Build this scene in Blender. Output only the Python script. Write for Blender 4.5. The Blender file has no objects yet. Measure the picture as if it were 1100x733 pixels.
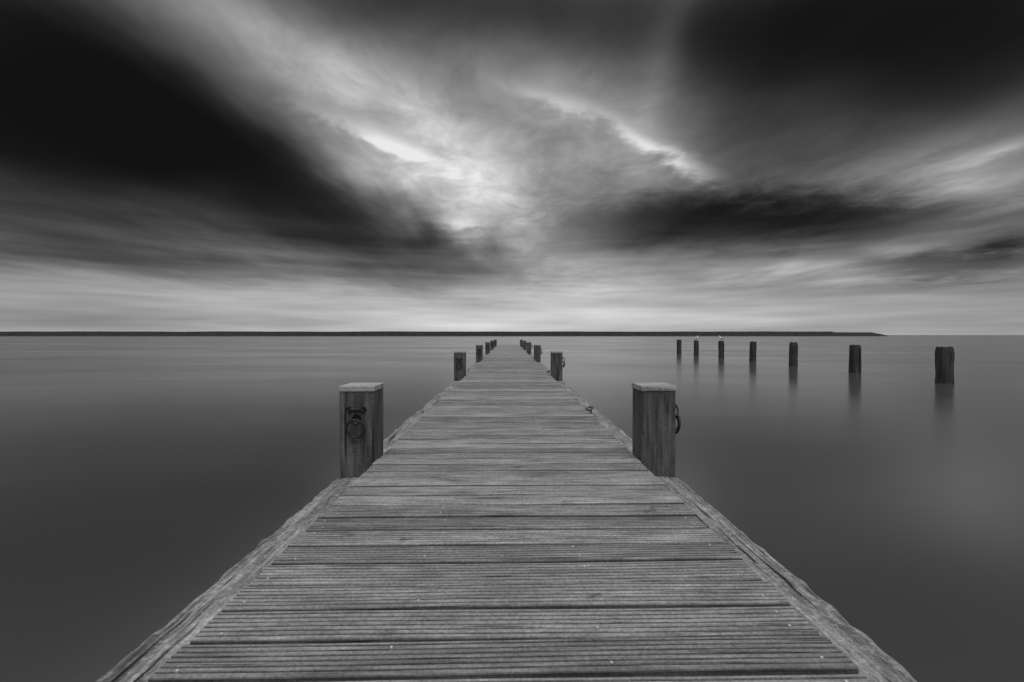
import bpy, math, random
from mathutils import Vector, Matrix, noise as mnoise
random.seed(7)
scene = bpy.context.scene
F = 489.0; VX, VY = 546.0, 360.0
DECK = 0.5; CAMZ = 1.6; HW = 1.15

# ------------------------------------------------------------ node helpers
class NT:
    def __init__(s, tree):
        s.t = tree; s.n = tree.nodes; s.l = tree.links
        s.n.clear()
    def new(s, typ, **kw):
        n = s.n.new(typ)
        for k, v in kw.items(): setattr(n, k, v)
        return n
    def put(s, sock, v):
        if v is None: return
        if isinstance(v, bpy.types.NodeSocket): s.l.new(v, sock)
        else: sock.default_value = v
    def m(s, op, a, b=None, c=None, clamp=False):
        n = s.new('ShaderNodeMath', operation=op); n.use_clamp = clamp
        s.put(n.inputs[0], a); s.put(n.inputs[1], b); s.put(n.inputs[2], c)
        return n.outputs[0]
    def v(s, op, a, b=None, c=None):
        n = s.new('ShaderNodeVectorMath', operation=op)
        s.put(n.inputs[0], a)
        if op == 'SCALE': s.put(n.inputs[3], b)
        else:
            s.put(n.inputs[1], b); s.put(n.inputs[2], c)
        return n.outputs['Value'] if op in ('DOT_PRODUCT', 'LENGTH') else n.outputs[0]
    def noise(s, vec, scale=1.0, detail=3.0, rough=0.5, col=False, dist=0.0):
        n = s.new('ShaderNodeTexNoise')
        s.put(n.inputs['Vector'], vec); s.put(n.inputs['Scale'], scale)
        s.put(n.inputs['Detail'], detail); s.put(n.inputs['Roughness'], rough)
        s.put(n.inputs['Distortion'], dist)
        return n.outputs['Color'] if col else n.outputs[0]
    def ramp(s, fac, pts, interp='LINEAR'):
        n = s.new('ShaderNodeValToRGB'); n.color_ramp.interpolation = interp
        e = n.color_ramp.elements
        while len(e) < len(pts): e.new(0.5)
        for i, (p, c) in enumerate(pts):
            e[i].position = p; e[i].color = (c, c, c, 1)
        s.put(n.inputs[0], fac)
        return n.outputs[0]
    def mr(s, v, a, b, c, d):
        n = s.new('ShaderNodeMapRange')
        for i, x in enumerate((v, a, b, c, d)): s.put(n.inputs[i], x)
        return n.outputs[0]
    def sep(s, v):
        n = s.new('ShaderNodeSeparateXYZ'); s.put(n.inputs[0], v); return n.outputs
    def comb(s, x, y, z):
        n = s.new('ShaderNodeCombineXYZ')
        s.put(n.inputs[0], x); s.put(n.inputs[1], y); s.put(n.inputs[2], z)
        return n.outputs[0]

# ------------------------------------------------------------ sky (world)
SUN_EL, SUN_AZ = math.radians(68), math.radians(165)
w = bpy.data.worlds.new("sky"); scene.world = w; w.use_nodes = True
w.cycles.sampling_method = 'NONE'
T = NT(w.node_tree)
tc = T.new('ShaderNodeTexCoord').outputs['Generated']
D0 = T.v('NORMALIZE', tc)
dx, dy, dz = T.sep(D0)
zz = T.m('ADD', T.m('MAXIMUM', dz, 0.0), 0.07)
px = T.m('DIVIDE', dx, zz); py = T.m('DIVIDE', dy, zz)
# wind-drawn clouds: noise stretched along the wind on a flat cloud layer
n1 = T.noise(T.comb(px, T.m('MULTIPLY', py, 0.30), 3.7), 1.0, 2.0, 0.5)
n2 = T.noise(T.comb(T.m('MULTIPLY', px, 2.8), T.m('MULTIPLY', py, 0.7), 9.1), 1.0, 3.0, 0.55)
n3 = T.noise(T.comb(px, T.m('MULTIPLY', py, 0.8), 1.3), 3.6, 4.0, 0.64, dist=0.35)
az = T.m('ARCTAN2', dx, dy)
n4 = T.noise(T.comb(T.m('MULTIPLY', az, 1.6), 5.0, T.m('MULTIPLY', dz, 20.0)), 1.0, 3.0, 0.6)
wn = T.noise(T.v('MULTIPLY', D0, (1.0, 1.0, 1.8)), 2.6, 2.0, 0.5, col=True)
wv = T.v('SCALE', T.v('SUBTRACT', wn, (0.5, 0.5, 0.5)), 0.10)
k2 = T.m('MULTIPLY', T.m('SUBTRACT', n2, 0.5), 0.06)
wv = T.v('ADD', wv, T.comb(k2, 0.0, k2))
hfade = T.mr(dz, 0.0, 0.12, 0.15, 1.0)
Dw = T.v('ADD', D0, T.v('SCALE', wv, hfade))
k3 = T.m('MULTIPLY', T.m('SUBTRACT', n3, 0.5), 0.06)
Dc = T.v('ADD', D0, T.comb(k3, 0.0, k3))

def dirp(x, y): return Vector(((x - VX) / F, 1.0, (VY - y) / F)).normalized()
def feat(cx, cy, L, W, ang, warp=1, p=1.0):
    c = dirp(cx, cy); a = math.radians(ang)
    e = 20.0
    t1 = (dirp(cx + e * math.cos(a), cy + e * math.sin(a)) - c) / e
    t2 = (dirp(cx - e * math.sin(a), cy + e * math.cos(a)) - c) / e
    t1 -= c * t1.dot(c); t2 -= c * t2.dot(c)
    nrm = c.cross(t2); b1 = nrm / nrm.dot(t1)
    nrm = c.cross(t1); b2 = nrm / nrm.dot(t2)
    b1 /= L; b2 /= W
    d = (D0, Dw, Dc)[warp]
    s1 = T.v('DOT_PRODUCT', d, tuple(b1)); s2 = T.v('DOT_PRODUCT', d, tuple(b2))
    q = T.m('MULTIPLY_ADD', s1, s1, T.m('MULTIPLY', s2, s2))
    if p != 1.0: q = T.m('POWER', q, p)
    return T.m('EXPONENT', T.m('MULTIPLY', q, -1.0))

base = T.ramp(dz, [(0.0, 0.62), (0.10, 0.55), (0.20, 0.44), (0.40, 0.37), (0.60, 0.36), (0.74, 0.68), (1.0, 0.80)], 'B_SPLINE')
V = base
FE = [
 (40, 110, 270, 115, 11, -0.30, 1, 1.5),
 (310, 205, 215, 46, 22, -0.25, 1, 1.5),
 (120, 240, 260, 32, 6, -0.15, 1, 1),
 (520, 5, 210, 58, 5, -0.20, 1, 1.2),
 (950, 30, 250, 88, -4, -0.28, 1, 1.4),
 (780, 115, 80, 60, 30, -0.10, 1, 1),
 (775, 243, 200, 36, -1, -0.21, 2, 1.8),
 (740, 225, 110, 30, 4, -0.10, 2, 1.3),
 (900, 232, 120, 26, -2, -0.12, 2, 1.2),
 (1030, 284, 140, 17, -4, -0.20, 2, 1.3),
 (1100, 245, 70, 25, -20, -0.14, 1, 1),
 (490, 270, 90, 16, 3, -0.12, 1, 1),
 (190, 280, 300, 18, 3, -0.13, 1, 1),
 (410, 140, 230, 60, 36, 0.21, 1, 1.3),
 (500, 185, 120, 62, 30, 0.22, 1, 1),
 (270, 25, 150, 40, 36, 0.09, 1, 1),
 (640, 140, 120, 60, 28, 0.18, 1, 1),
 (410, 152, 65, 7, 24, 0.17, 2, 1),
 (720, 165, 55, 9, 30, 0.26, 2, 1),
 (615, 112, 60, 8, 20, 0.11, 2, 1),
 (712, 60, 95, 22, 104, 0.08, 1, 1),
 (1050, 172, 95, 42, 0, 0.13, 1, 1),
 (1080, 160, 45, 7, -20, 0.14, 2, 1),
 (850, 296, 75, 12, 0, 0.16, 1, 1),
 (540, 330, 260, 30, 0, 0.17, 0, 1),
 (490, 242, 28, 10, 10, 0.14, 2, 1),
 (965, 262, 50, 9, -10, 0.12, 1, 1),
]
for (cx, cy, L, W, a, amp, wp, p) in FE:
    V = T.m('MULTIPLY_ADD', feat(cx, cy, L, W, a, wp, p), amp, V)
up = T.mr(dz, 0.05, 0.22, 0.0, 1.0)
lo = T.m('SUBTRACT', 1.0, T.mr(dz, 0.10, 0.26, 0.0, 1.0))
V = T.m('MULTIPLY_ADD', T.m('MULTIPLY', T.m('SUBTRACT', n1, 0.5), up), 0.28, V)
V = T.m('MULTIPLY_ADD', T.m('MULTIPLY', T.m('SUBTRACT', n2, 0.5), up), 0.12, V)
V = T.m('MULTIPLY_ADD', T.m('MULTIPLY', T.m('SUBTRACT', n3, 0.5), T.m('MULTIPLY', up, T.m('MULTIPLY', V, V))), 1.1, V)
V = T.m('MULTIPLY_ADD', T.m('MULTIPLY', T.m('SUBTRACT', n4, 0.5), lo), 0.55, V)
V = T.m('MULTIPLY_ADD', T.m('SUBTRACT', V, 0.45), 1.08, 0.45)
V = T.m('SMOOTH_MAX', V, 0.08, 0.17)
V = T.m('MINIMUM', V, 0.92)
Lr = T.m('POWER', V, 2.2)
bgc = T.new('ShaderNodeBackground'); T.put(bgc.inputs[0], T.comb(Lr, Lr, Lr)); bgc.inputs[1].default_value = 1.0
sk = T.new('ShaderNodeTexSky'); sk.sky_type = 'NISHITA'; sk.sun_disc = False
sk.sun_elevation = SUN_EL; sk.sun_rotation = SUN_AZ
bw = T.new('ShaderNodeRGBToBW'); T.l.new(sk.outputs[0], bw.inputs[0])
bgn = T.new('ShaderNodeBackground'); T.put(bgn.inputs[0], bw.outputs[0]); bgn.inputs[1].default_value = 0.05
mx = T.new('ShaderNodeMixShader'); mx.inputs[0].default_value = 0.985   # cloud cover
T.l.new(bgn.outputs[0], mx.inputs[1]); T.l.new(bgc.outputs[0], mx.inputs[2])
wo = T.new('ShaderNodeOutputWorld'); T.l.new(mx.outputs[0], wo.inputs[0])

# ------------------------------------------------------------ sun
sd = bpy.data.lights.new("sun", 'SUN'); sd.energy = 1.5; sd.angle = math.radians(40)
so = bpy.data.objects.new("sun", sd); scene.collection.objects.link(so)
sdir = Vector((math.sin(SUN_AZ) * math.cos(SUN_EL), math.cos(SUN_AZ) * math.cos(SUN_EL), math.sin(SUN_EL)))
so.rotation_euler = sdir.to_track_quat('Z', 'Y').to_euler(); so.location = (0, -5, 30)

# ------------------------------------------------------------ materials
def mat(name):
    m = bpy.data.materials.new(name); m.use_nodes = True
    N = NT(m.node_tree)
    b = N.new('ShaderNodeBsdfPrincipled'); o = N.new('ShaderNodeOutputMaterial')
    N.l.new(b.outputs[0], o.inputs[0])
    return m, N, b
def bump(N, b, h, strength, dist):
    n = N.new('ShaderNodeBump'); n.inputs['Strength'].default_value = strength
    n.inputs['Distance'].default_value = dist
    N.put(n.inputs['Height'], h); N.l.new(n.outputs[0], b.inputs['Normal'])
def attr(N, name):
    return N.new('ShaderNodeAttribute', attribute_name=name).outputs['Fac']
def grey(N, b, v):
    N.put(b.inputs['Base Color'], N.comb(v, v, v))

def wood(name, axis, lo, hi, use_id=False, grain=40.0, lichen=0.0, crack=0.6, dist=0.004, stain=(0.5, 1.4)):
    m, N, b = mat(name)
    co = N.new('ShaderNodeTexCoord').outputs['Object']
    if use_id:
        bid = attr(N, 'bid')
        co = N.v('ADD', co, N.comb(N.m('MULTIPLY', bid, 37.0), 0.0, N.m('MULTIPLY', bid, 91.0)))
    else:
        oi = N.new('ShaderNodeObjectInfo').outputs['Random']
        co = N.v('ADD', co, N.comb(N.m('MULTIPLY', oi, 31.0), N.m('MULTIPLY', oi, 17.0), N.m('MULTIPLY', oi, 11.0)))
    s = [1.0, 1.0, 1.0]; s[axis] = 0.06
    g = N.noise(N.v('MULTIPLY', co, tuple(s)), grain, 5.0, 0.68, dist=0.4)
    s2 = [1.0, 1.0, 1.0]; s2[axis] = 0.2
    st = N.noise(N.v('MULTIPLY', co, tuple(s2)), 9.0, 4.0, 0.65)
    sp = N.noise(co, 70.0, 2.0, 0.7)
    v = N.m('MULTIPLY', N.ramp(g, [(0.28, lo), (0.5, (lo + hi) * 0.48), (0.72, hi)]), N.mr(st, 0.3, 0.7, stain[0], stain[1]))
    v = N.m('MULTIPLY', v, N.mr(sp, 0.35, 0.65, 0.75, 1.2))
    if use_id:
        v = N.m('MULTIPLY', v, N.mr(bid, 0.0, 1.0, 0.72, 1.26))
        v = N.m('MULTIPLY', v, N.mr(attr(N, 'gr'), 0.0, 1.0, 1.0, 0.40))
        # knots and mildew blotches
        kn = N.ramp(N.noise(N.v('MULTIPLY', co, (0.5, 1.0, 1.0)), 7.5, 3.0, 0.7), [(0.66, 1.0), (0.74, 0.45)])
        v = N.m('MULTIPLY', v, kn)
    if lichen:
        ln = N.m('MULTIPLY', N.ramp(N.noise(co, 26.0, 4.0, 0.8), [(0.50, 0.0), (0.62, 1.0)]), lichen)
        v = N.m('MULTIPLY_ADD', ln, 0.25, v)
    s3 = [1.0, 1.0, 1.0]; s3[axis] = 0.035
    ck = N.ramp(N.noise(N.v('MULTIPLY', co, tuple(s3)), grain * 0.8, 2.0, 0.5), [(0.32, 0.0), (0.38, 1.0)])
    v = N.m('MULTIPLY', v, N.mr(ck, 0.0, 1.0, 1.0 - crack, 1.0))
    grey(N, b, v)
    b.inputs['Roughness'].default_value = 0.75
    b.inputs['Specular IOR Level'].default_value = 0.3
    h = N.m('MULTIPLY_ADD', ck, 0.8, N.m('MULTIPLY_ADD', sp, 0.4, g))
    bump(N, b, h, 0.9, dist)
    return m
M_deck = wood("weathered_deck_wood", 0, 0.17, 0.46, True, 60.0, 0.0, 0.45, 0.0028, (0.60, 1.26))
M_beam = wood("weathered_beam_wood", 1, 0.06, 0.42, False, 38.0, 0.7, 0.9, 0.018)
M_post = wood("post_wood", 2, 0.05, 0.19, False, 34.0, 0.0, 0.8, 0.006)
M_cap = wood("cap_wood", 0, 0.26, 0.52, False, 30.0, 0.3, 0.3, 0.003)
M_pile = wood("piling_wood", 2, 0.02, 0.10, False, 16.0, 0.0, 0.85, 0.02)

def simple(name, val, rough, metal=0.0, ns=40.0, amp=0.4):
    m, N, b = mat(name)
    co = N.new('ShaderNodeTexCoord').outputs['Object']
    n = N.noise(co, ns, 3.0, 0.6)
    grey(N, b, N.mr(n, 0.3, 0.7, val * (1 - amp), val * (1 + amp)))
    b.inputs['Roughness'].default_value = rough; b.inputs['Metallic'].default_value = metal
    bump(N, b, n, 0.4, 0.002)
    return m
M_iron = simple("rusty_iron", 0.03, 0.5, 0.2)
M_screw = simple("steel_screw", 0.6, 0.45, 0.2, 300.0, 0.5)
M_rock = simple("breakwater_rock", 0.022, 0.95, 0.0, 0.25, 0.6)
M_gw = simple("gull_white", 0.8, 0.8, 0.0, 20, 0.05)
M_gg = simple("gull_grey", 0.35, 0.8, 0.0, 20, 0.1)
M_gl = simple("gull_leg", 0.2, 0.6)

M_water, N, b = mat("still_water")
b.distribution = 'MULTI_GGX'
co = N.new('ShaderNodeTexCoord').outputs['Object']
a1 = N.noise(N.v('MULTIPLY', co, (0.05, 0.12, 1)), 1.0, 3.0, 0.55)
grey(N, b, N.mr(a1, 0.3, 0.7, 0.055, 0.08))
b.inputs['IOR'].default_value = 2.9
N.put(b.inputs['Roughness'], N.mr(a1, 0.3, 0.7, 0.15, 0.23))
bump(N, b, a1, 0.25, 0.10)

# ------------------------------------------------------------ mesh helpers
class MB:
    def __init__(s): s.v = []; s.f = []; s.mi = []
    def box(s, x0, x1, y0, y1, z0, z1, mi=0):
        o = len(s.v)
        s.v += [(x, y, z) for z in (z0, z1) for y in (y0, y1) for x in (x0, x1)]
        for f in ((0, 2, 3, 1), (4, 5, 7, 6), (0, 1, 5, 4), (2, 6, 7, 3), (0, 4, 6, 2), (1, 3, 7, 5)):
            s.f.append(tuple(o + i for i in f)); s.mi.append(mi)
    def tube(s, pts, rads, n=10, mi=0, closed=False):
        o = len(s.v); K = len(pts); pts = [Vector(p) for p in pts]
        for i, p in enumerate(pts):
            a = pts[(i - 1) % K] if (closed or i > 0) else p
            c = pts[(i + 1) % K] if (closed or i < K - 1) else p
            t = (c - a).normalized()
            u = t.cross(Vector((0, 0, 1)))
            if u.length < 0.1: u = t.cross(Vector((0.3, 1, 0)))
            if closed:
                cen = sum(pts, Vector()) / K; u = (p - cen)
            u = (u - t * u.dot(t)).normalized(); w_ = t.cross(u)
            r = rads[i] if hasattr(rads, '__len__') else rads
            for k in range(n):
                an = 2 * math.pi * k / n
                s.v.append(tuple(p + (u * math.cos(an) + w_ * math.sin(an)) * r))
        for i in range(K if closed else K - 1):
            j = (i + 1) % K
            for k in range(n):
                s.f.append((o + i * n + k, o + i * n + (k + 1) % n, o + j * n + (k + 1) % n, o + j * n + k)); s.mi.append(mi)
        if not closed:
            s.f.append(tuple(o + k for k in range(n))); s.mi.append(mi)
            s.f.append(tuple(o + (K - 1) * n + k for k in reversed(range(n)))); s.mi.append(mi)
    def obj(s, name, mats, parent=None, smooth=False, bevel=0.0):
        me = bpy.data.meshes.new(name); me.from_pydata(s.v, [], s.f)
        for m in mats: me.materials.append(m)
        me.polygons.foreach_set('material_index', s.mi)
        if smooth: me.polygons.foreach_set('use_smooth', [True] * len(me.polygons))
        me.update()
        o = bpy.data.objects.new(name, me); scene.collection.objects.link(o)
        if parent: o.parent = parent
        if bevel:
            bm = o.modifiers.new('bevel', 'BEVEL'); bm.width = bevel; bm.segments = 2
        return o
def empty(name, loc=(0, 0, 0)):
    e = bpy.data.objects.new(name, None); e.location = loc
    scene.collection.objects.link(e); return e

# ------------------------------------------------------------ water
mb = MB(); mb.v = [(-9000, -9000, 0), (9000, -9000, 0), (9000, 9000, 0), (-9000, 9000, 0)]; mb.f = [(0, 1, 2, 3)]; mb.mi = [0]
mb.obj("water", [M_water])

# ------------------------------------------------------------ pier
pier = empty("wooden_pier")
PITCH = 0.186; Y0, Y1 = -3.0, 50.0
verts, faces, bids, grs = [], [], [], []
y = Y0; SK = 0.012
boards = []
while y < Y1:
    bw_ = PITCH - random.uniform(0.012, 0.020)
    dep = random.choice([0.0025, 0.0035, 0.0045, 0.0055]) if y < 22 else 0
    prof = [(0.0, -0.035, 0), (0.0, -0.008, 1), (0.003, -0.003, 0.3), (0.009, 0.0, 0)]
    if dep:
        ng = 6; sp_ = (bw_ - 0.044) / (ng - 1)
        for k in range(ng):
            c = 0.022 + sp_ * k
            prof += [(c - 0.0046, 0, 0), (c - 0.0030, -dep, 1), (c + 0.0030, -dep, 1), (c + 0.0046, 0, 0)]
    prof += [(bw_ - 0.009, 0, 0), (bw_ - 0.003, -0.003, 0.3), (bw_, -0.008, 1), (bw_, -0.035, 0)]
    xl = -HW + random.uniform(-0.010, 0.008); xr = HW + random.uniform(-0.008, 0.010)
    nx = 14 if y < 22 else 1
    bid = random.random(); tilt = random.uniform(-0.02, 0.02); zo = random.uniform(-0.0035, 0.0035)
    ph = random.uniform(0, 6); rot = random.uniform(-0.0015, 0.0015)
    o = len(verts); n = len(prof)
    for i in range(nx + 1):
        x = xl + (xr - xl) * i / nx
        wob = 0.0018 * math.sin(ph + x * 2.3)
        for (yy, z, g) in prof:
            verts.append((x, y + yy + x * (SK + rot) + 0.001 * math.sin(ph + x * 3), DECK + z + zo + wob + tilt * (yy - 0.09)))
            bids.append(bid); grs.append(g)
    for i in range(nx):
        for k in range(n):
            k2 = (k + 1) % n
            faces.append((o + i * n + k, o + (i + 1) * n + k, o + (i + 1) * n + k2, o + i * n + k2))
    faces.append(tuple(o + k for k in range(n))); faces.append(tuple(o + nx * n + k for k in reversed(range(n))))
    boards.append((y, bw_, zo))
    y += PITCH
me = bpy.data.meshes.new("deck_boards"); me.from_pydata(verts, [], faces)
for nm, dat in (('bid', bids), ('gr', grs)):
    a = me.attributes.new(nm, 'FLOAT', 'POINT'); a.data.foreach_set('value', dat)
me.materials.append(M_deck); me.update()
ob = bpy.data.objects.new("deck_boards", me); scene.collection.objects.link(ob); ob.parent = pier

# screws
mb = MB()
for (yb, bw_, zo) in boards:
    if yb > 14: break
    for lx in (-1.07, -0.40, 0.36, 1.06):
        for fy in (0.22, 0.76):
            if random.random() < 0.45: continue
            x = lx + random.uniform(-0.03, 0.03); yy = yb + bw_ * fy + random.uniform(-0.01, 0.01) + x * SK
            r = 0.0055; o = len(mb.v); zt = DECK + zo + 0.004
            for z_, rr in ((zt - 0.012, r), (zt, r), (zt + 0.001, r * 0.6)):
                for k in range(10): mb.v.append((x + rr * math.cos(k * math.pi / 5), yy + rr * math.sin(k * math.pi / 5), z_))
            for q in range(2):
                for k in range(10):
                    mb.f.append((o + q * 10 + k, o + q * 10 + (k + 1) % 10, o + q * 10 + 10 + (k + 1) % 10, o + q * 10 + 10 + k)); mb.mi.append(0)
            mb.f.append(tuple(o + 20 + k for k in range(10))); mb.mi.append(0)
mb.obj("deck_screws", [M_screw], pier)

POSTY = [3.93 + 8.27 * i for i in range(6)]
PW = 0.30; PT = 1.158   # post width, top z
BX0, BX1 = 1.10, 1.485; BT = DECK - 0.125
for sgn in (-1, 1):
    mb = MB()
    segs = [(Y0, 3.926)] + [(POSTY[i] + PW + 0.004, (POSTY[i + 1] - 0.004) if i < 5 else Y1) for i in range(6)]
    for (a, c) in segs:
        nseg = max(2, int((c - a) / (0.03 if c < 15 else 0.12))); o = len(mb.v)
        pr = [(BX0, BT - 0.20), (BX0, BT), (BX0 + 0.08, BT), (BX0 + 0.15, BT), (BX0 + 0.22, BT - 0.004), (BX0 + 0.30, BT - 0.010), (BX1 - 0.014, BT - 0.016), (BX1, BT - 0.034), (BX1 - 0.004, BT - 0.08), (BX1, BT - 0.20)]
        for i in range(nseg + 1):
            yy = a + (c - a) * i / nseg
            for j, (x, z) in enumerate(pr):
                q = mnoise.noise(Vector((x * 9, yy * 2.0, sgn * 5 + j))) * 0.007
                q2 = mnoise.noise(Vector((x * 30, yy * 9.0, sgn * 5 + j))) * 0.010
                e = 1.7 if j in (6, 7) else 1.0
                mb.v.append((sgn * (x + ((q + q2) * e if j > 5 else 0)), yy, z + (q + q2) * (0.7 if 0 < j < 8 else 0)))
        n = len(pr)
        for i in range(nseg):
            for k in range(n):
                k2 = (k + 1) % n
                f = (o + i * n + k, o + i * n + k2, o + (i + 1) * n + k2, o + (i + 1) * n + k)
                mb.f.append(f if sgn < 0 else f[::-1]); mb.mi.append(0)
        mb.f.append(tuple(o + k for k in range(n))); mb.mi.append(0)
        mb.f.append(tuple(o + nseg * n + k for k in range(n))); mb.mi.append(0)
    mb.obj("edge_beam", [M_beam], pier)
mb = MB()
for x in (-1.05, -0.40, 0.36, 1.05): mb.box(x - 0.035, x + 0.035, Y0 + 0.02, Y1 - 0.05, DECK - 0.20, DECK - 0.045)
for py_ in POSTY: mb.box(-1.09, 1.09, py_ + 0.08, py_ + 0.22, DECK - 0.38, DECK - 0.205)
mb.obj("joists", [M_post], pier)
def ring(mb, c, R, r, ax, n=28):
    c = Vector(c); u, w_ = ax
    mb.tube([c + Vector(u) * R * math.cos(2 * math.pi * k / n) + Vector(w_) * R * math.sin(2 * math.pi * k / n) for k in range(n)], r, 8, 0, True)
for yy in (6.65, 13.5):
    mb = MB(); ring(mb, (1.19, yy, DECK + 0.02), 0.06, 0.010, ((0.8, 0, 0.25), (0, 1, 0.1)))
    mb.box(1.17, 1.21, yy - 0.09, yy - 0.05, BT - 0.02, DECK + 0.015)
    mb.obj("edge_ring", [M_iron], pier, True)

# ------------------------------------------------------------ mooring posts
for i, py_ in enumerate(POSTY):
    for sgn in (-1, 1):
        xc = sgn * (1.158 + PW / 2)
        P = empty("mooring_post", (xc, py_ + PW / 2, 0))
        P.rotation_euler = (random.uniform(-.004, .004), random.uniform(-.004, .004), 0)
        mb = MB(); h = PW / 2; c = 0.012; nz = 26
        base8 = []; NS = 7
        corners = [(-h, -h), (h, -h), (h, h), (-h, h)]
        for k in range(4):
            x0, y0 = corners[k]; x1, y1 = corners[(k + 1) % 4]
            for q in range(NS):
                t = (c / PW) + (1 - 2 * c / PW) * q / (NS - 1)
                base8.append((x0 + (x1 - x0) * t, y0 + (y1 - y0) * t))
        n = len(base8); zb, zt = -0.8, PT - 0.05
        for z_i in range(nz + 1):
            z = zb + (zt - zb) * z_i / nz
            for (x, yy) in base8:
                q = mnoise.noise(Vector((x * 14 + i * 3, yy * 14 + sgn * 7, z * 1.5))) * 0.004
                mb.v.append((x * (1 + q / h), yy * (1 + q / h), z))
        for z_i in range(nz):
            for k in range(n):
                mb.f.append((z_i * n + k, z_i * n + (k + 1) % n, (z_i + 1) * n + (k + 1) % n, (z_i + 1) * n + k)); mb.mi.append(0)
        mb.f.append(tuple(nz * n + k for k in range(n))); mb.mi.append(0)
        mb.obj("shaft", [M_post], P)
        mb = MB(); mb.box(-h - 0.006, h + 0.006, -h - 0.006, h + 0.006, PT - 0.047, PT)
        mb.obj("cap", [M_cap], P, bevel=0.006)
        mb = MB()
        def R(pt):
            a, o, z = pt
            return (a, -h - o, z) if sgn < 0 else (h + o, a, z)
        def tube(pts, r, **kw): mb.tube([R(p) for p in pts], r, **kw)
        zb_ = DECK + 0.455
        tube([(-0.075, 0.004, zb_), (0.075, 0.004, zb_)], 0.014)
        for a in (-0.062, 0.062):
            tube([(a, -0.01, zb_), (a, 0.010, zb_)], 0.024)
            tube([(a, 0.010, zb_), (a, 0.028, zb_)], 0.012)
        ce = DECK + 0.345
        tube([(-0.022, -0.02, ce + 0.03), (-0.022, 0.035, ce + 0.03), (-0.016, 0.055, ce + 0.028), (0, 0.062, ce + 0.027), (0.016, 0.055, ce + 0.028), (0.022, 0.035, ce + 0.03), (0.022, -0.02, ce + 0.03)], 0.010)
        tube([(0, -0.01, ce + 0.03), (0, 0.006, ce + 0.03)], 0.040, n=16)
        Rr = 0.076; nn = 30; so_ = 0.0 if sgn < 0 else 0.02
        mb.tube([R((Rr * math.cos(2 * math.pi * k / nn), so_ + 0.048 - 0.022 * (1 - math.sin(2 * math.pi * k / nn)) / 2, ce - 0.050 + Rr * math.sin(2 * math.pi * k / nn))) for k in range(nn)], 0.0115, 8, 0, True)
        if sgn > 0:
            mb.tube([R((0.03 * math.cos(2 * math.pi * k / nn), 0.035 + 0.035 * math.sin(2 * math.pi * k / nn), ce + 0.085 + 0.055 * math.cos(2 * math.pi * k / nn))) for k in range(nn)], 0.009, 8, 0, True)
            mb.tube([R((0.03 * math.cos(2 * math.pi * k / nn), 0.04 + 0.038 * math.sin(2 * math.pi * k / nn), ce - 0.03 + 0.06 * math.cos(2 * math.pi * k / nn))) for k in range(nn)], 0.009, 8, 0, True)
        mb.obj("ring_fitting", [M_iron], P, True)

# ------------------------------------------------------------ pilings
piles = [(14.5, 15.0, .205), (14.65, 19.1, .185), (14.8, 23.5, .18), (14.95, 27.7, .17), (15.0, 31.9, .17), (14.8, 35.7, .165), (14.8, 39.3, .18)]
for i, (x, yy, r) in enumerate(piles):
    mb = MB(); n = 44; nz = 22; top = 1.19 + random.uniform(-0.03, 0.02)
    sup = 2.8; th0 = random.uniform(-0.2, 0.2)
    for zi in range(nz + 1):
        z = -0.8 + (top + 0.8) * zi / nz
        for k in range(n):
            t = 2 * math.pi * k / n
            rr = r / ((abs(math.cos(t)) ** sup + abs(math.sin(t)) ** sup) ** (1 / sup))
            rr *= 1 + 0.10 * mnoise.noise(Vector((math.cos(t) * 3 + i * 9, math.sin(t) * 3, z * 1.6))) + 0.06 * mnoise.noise(Vector((math.cos(t) * 11, math.sin(t) * 11 + i * 5, z * 2)))
            if z < 0.28: rr *= 1 + 0.05 * math.sin(min(1, (0.28 - z) / 0.2))
            if zi >= nz - 1: rr *= 0.95 if zi == nz - 1 else 0.88
            zz_ = z + (0.05 * mnoise.noise(Vector((math.cos(t) * 2.5, math.sin(t) * 2.5, i * 3))) if zi >= nz - 1 else 0)
            mb.v.append((rr * math.cos(t + th0), rr * math.sin(t + th0), zz_))
    for zi in range(nz):
        for k in range(n):
            mb.f.append((zi * n + k, zi * n + (k + 1) % n, (zi + 1) * n + (k + 1) % n, (zi + 1) * n + k)); mb.mi.append(0)
    c0 = len(mb.v); mb.v.append((0, 0, top - 0.01))
    for k in range(n): mb.f.append((nz * n + k, nz * n + (k + 1) % n, c0)); mb.mi.append(0)
    o = mb.obj("wooden_piling", [M_pile]); o.location = (x, yy, 0)
    o.rotation_euler = (random.uniform(-.015, .015), random.uniform(-.015, .015), 0)

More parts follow.
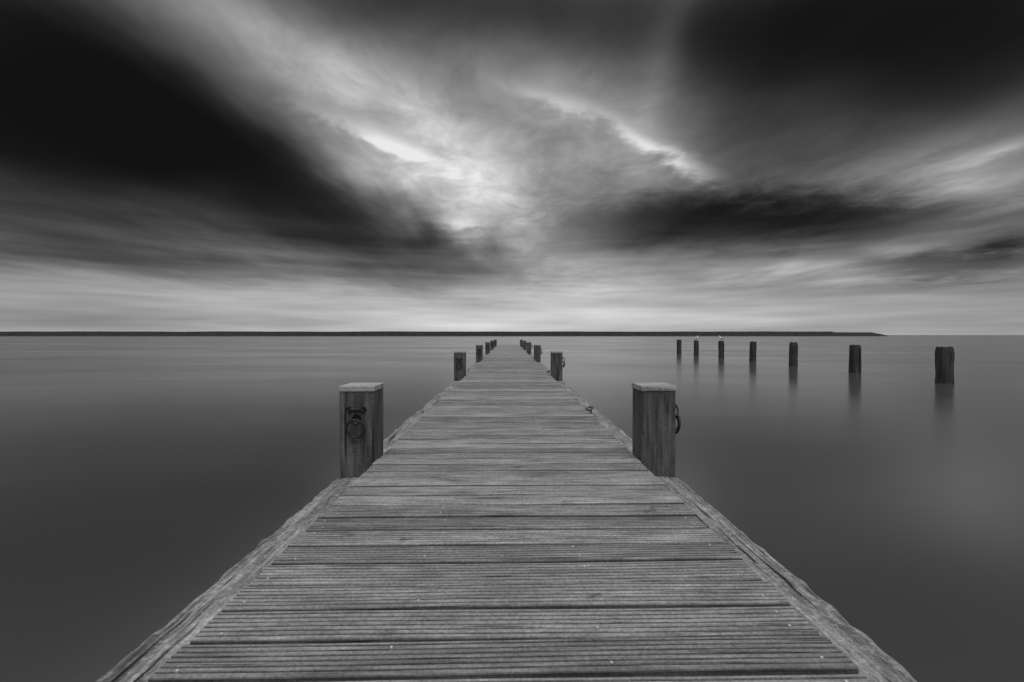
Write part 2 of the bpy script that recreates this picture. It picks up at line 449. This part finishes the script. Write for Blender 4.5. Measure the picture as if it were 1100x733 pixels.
# ------------------------------------------------------------ gulls
def gull(loc, rz):
    G = empty("seagull", loc); G.rotation_euler = (0, 0, rz)
    mb = MB()
    mb.tube([(-.20, 0, .155), (-.15, 0, .165), (-.08, 0, .18), (0, 0, .195), (.07, 0, .21), (.11, 0, .245), (.125, 0, .29), (.135, 0, .325), (.155, 0, .345), (.18, 0, .34), (.195, 0, .333)],
            [.010, .03, .055, .072, .07, .05, .038, .037, .036, .022, .008], 14)
    mb.obj("body", [M_gw], G, True)
    mb = MB(); mb.tube([(.19, 0, .335), (.22, 0, .328), (.235, 0, .318)], [.010, .008, .003], 8); mb.obj("beak", [M_gl], G, True)
    mb = MB()
    for s in (-1, 1):
        mb.tube([(.07, s * .05, .215), (.02, s * .062, .225), (-.06, s * .056, .205), (-.15, s * .03, .18), (-.25, s * .012, .165)], [.012, .035, .034, .022, .004], 10)
    mb.obj("wings", [M_gg], G, True)
    mb = MB()
    for s in (-1, 1):
        mb.tube([(.01, s * .025, .15), (.0, s * .025, .07), (.01, s * .025, .003)], .006, 6)
        mb.box(.0, .05, s * .025 - .016, s * .025 + .016, 0, .006)
    mb.obj("legs", [M_gl], G)
gull((piles[5][0], piles[5][1], 1.165), math.radians(20))
gull((piles[4][0], piles[4][1], 1.165), math.radians(160))

# ------------------------------------------------------------ breakwater
YB = 600.0; XE = 504.0
mb = MB(); xs = []; x = -3200.0
while x < XE: xs.append(x); x += 4.0 if x > -800 else 14.0
xs.append(XE)
prof = [(-14, -1.0), (-9, 1.6), (-6.5, 3.4), (-3.5, 5.6), (-1, 6.1), (3, 6.1), (14, -1)]
for x in xs:
    e = min(1.0, max(0.0, (XE - x) / 24.0)); e = e ** 0.6
    h2 = 1.0 + 0.05 * mnoise.noise(Vector((x * 0.01, 3, 0)))
    if x > XE - 75: h2 *= 0.82
    for j, (yy, z) in enumerate(prof):
        q = mnoise.noise(Vector((x * 0.03, j * 2.1, 0))) * 0.3 + mnoise.noise(Vector((x * 0.5, j * 5.1, 4))) * 0.12
        mb.v.append((x, YB + yy + q * 2, (z * h2 + (q if z > 0 else 0)) * e - 1.0 * (1 - e)))
n = len(prof)
for i in range(len(xs) - 1):
    for k in range(n - 1):
        mb.f.append((i * n + k, (i + 1) * n + k, (i + 1) * n + k + 1, i * n + k + 1)); mb.mi.append(0)
mb.obj("breakwater", [M_rock])

# ------------------------------------------------------------ camera
cd = bpy.data.cameras.new("camera"); cd.sensor_width = 36; cd.lens = 36 * F / 1100
cd.clip_start = 0.05; cd.clip_end = 30000
cam = bpy.data.objects.new("camera", cd); scene.collection.objects.link(cam)
cam.location = (0, 0, CAMZ)
cam.rotation_euler = (math.radians(90) - 6.5 / F, 0, -4.0 / F)
scene.camera = cam
scene.view_settings.view_transform = 'Standard'; scene.view_settings.look = 'None'
scene.view_settings.exposure = 0; scene.view_settings.gamma = 1
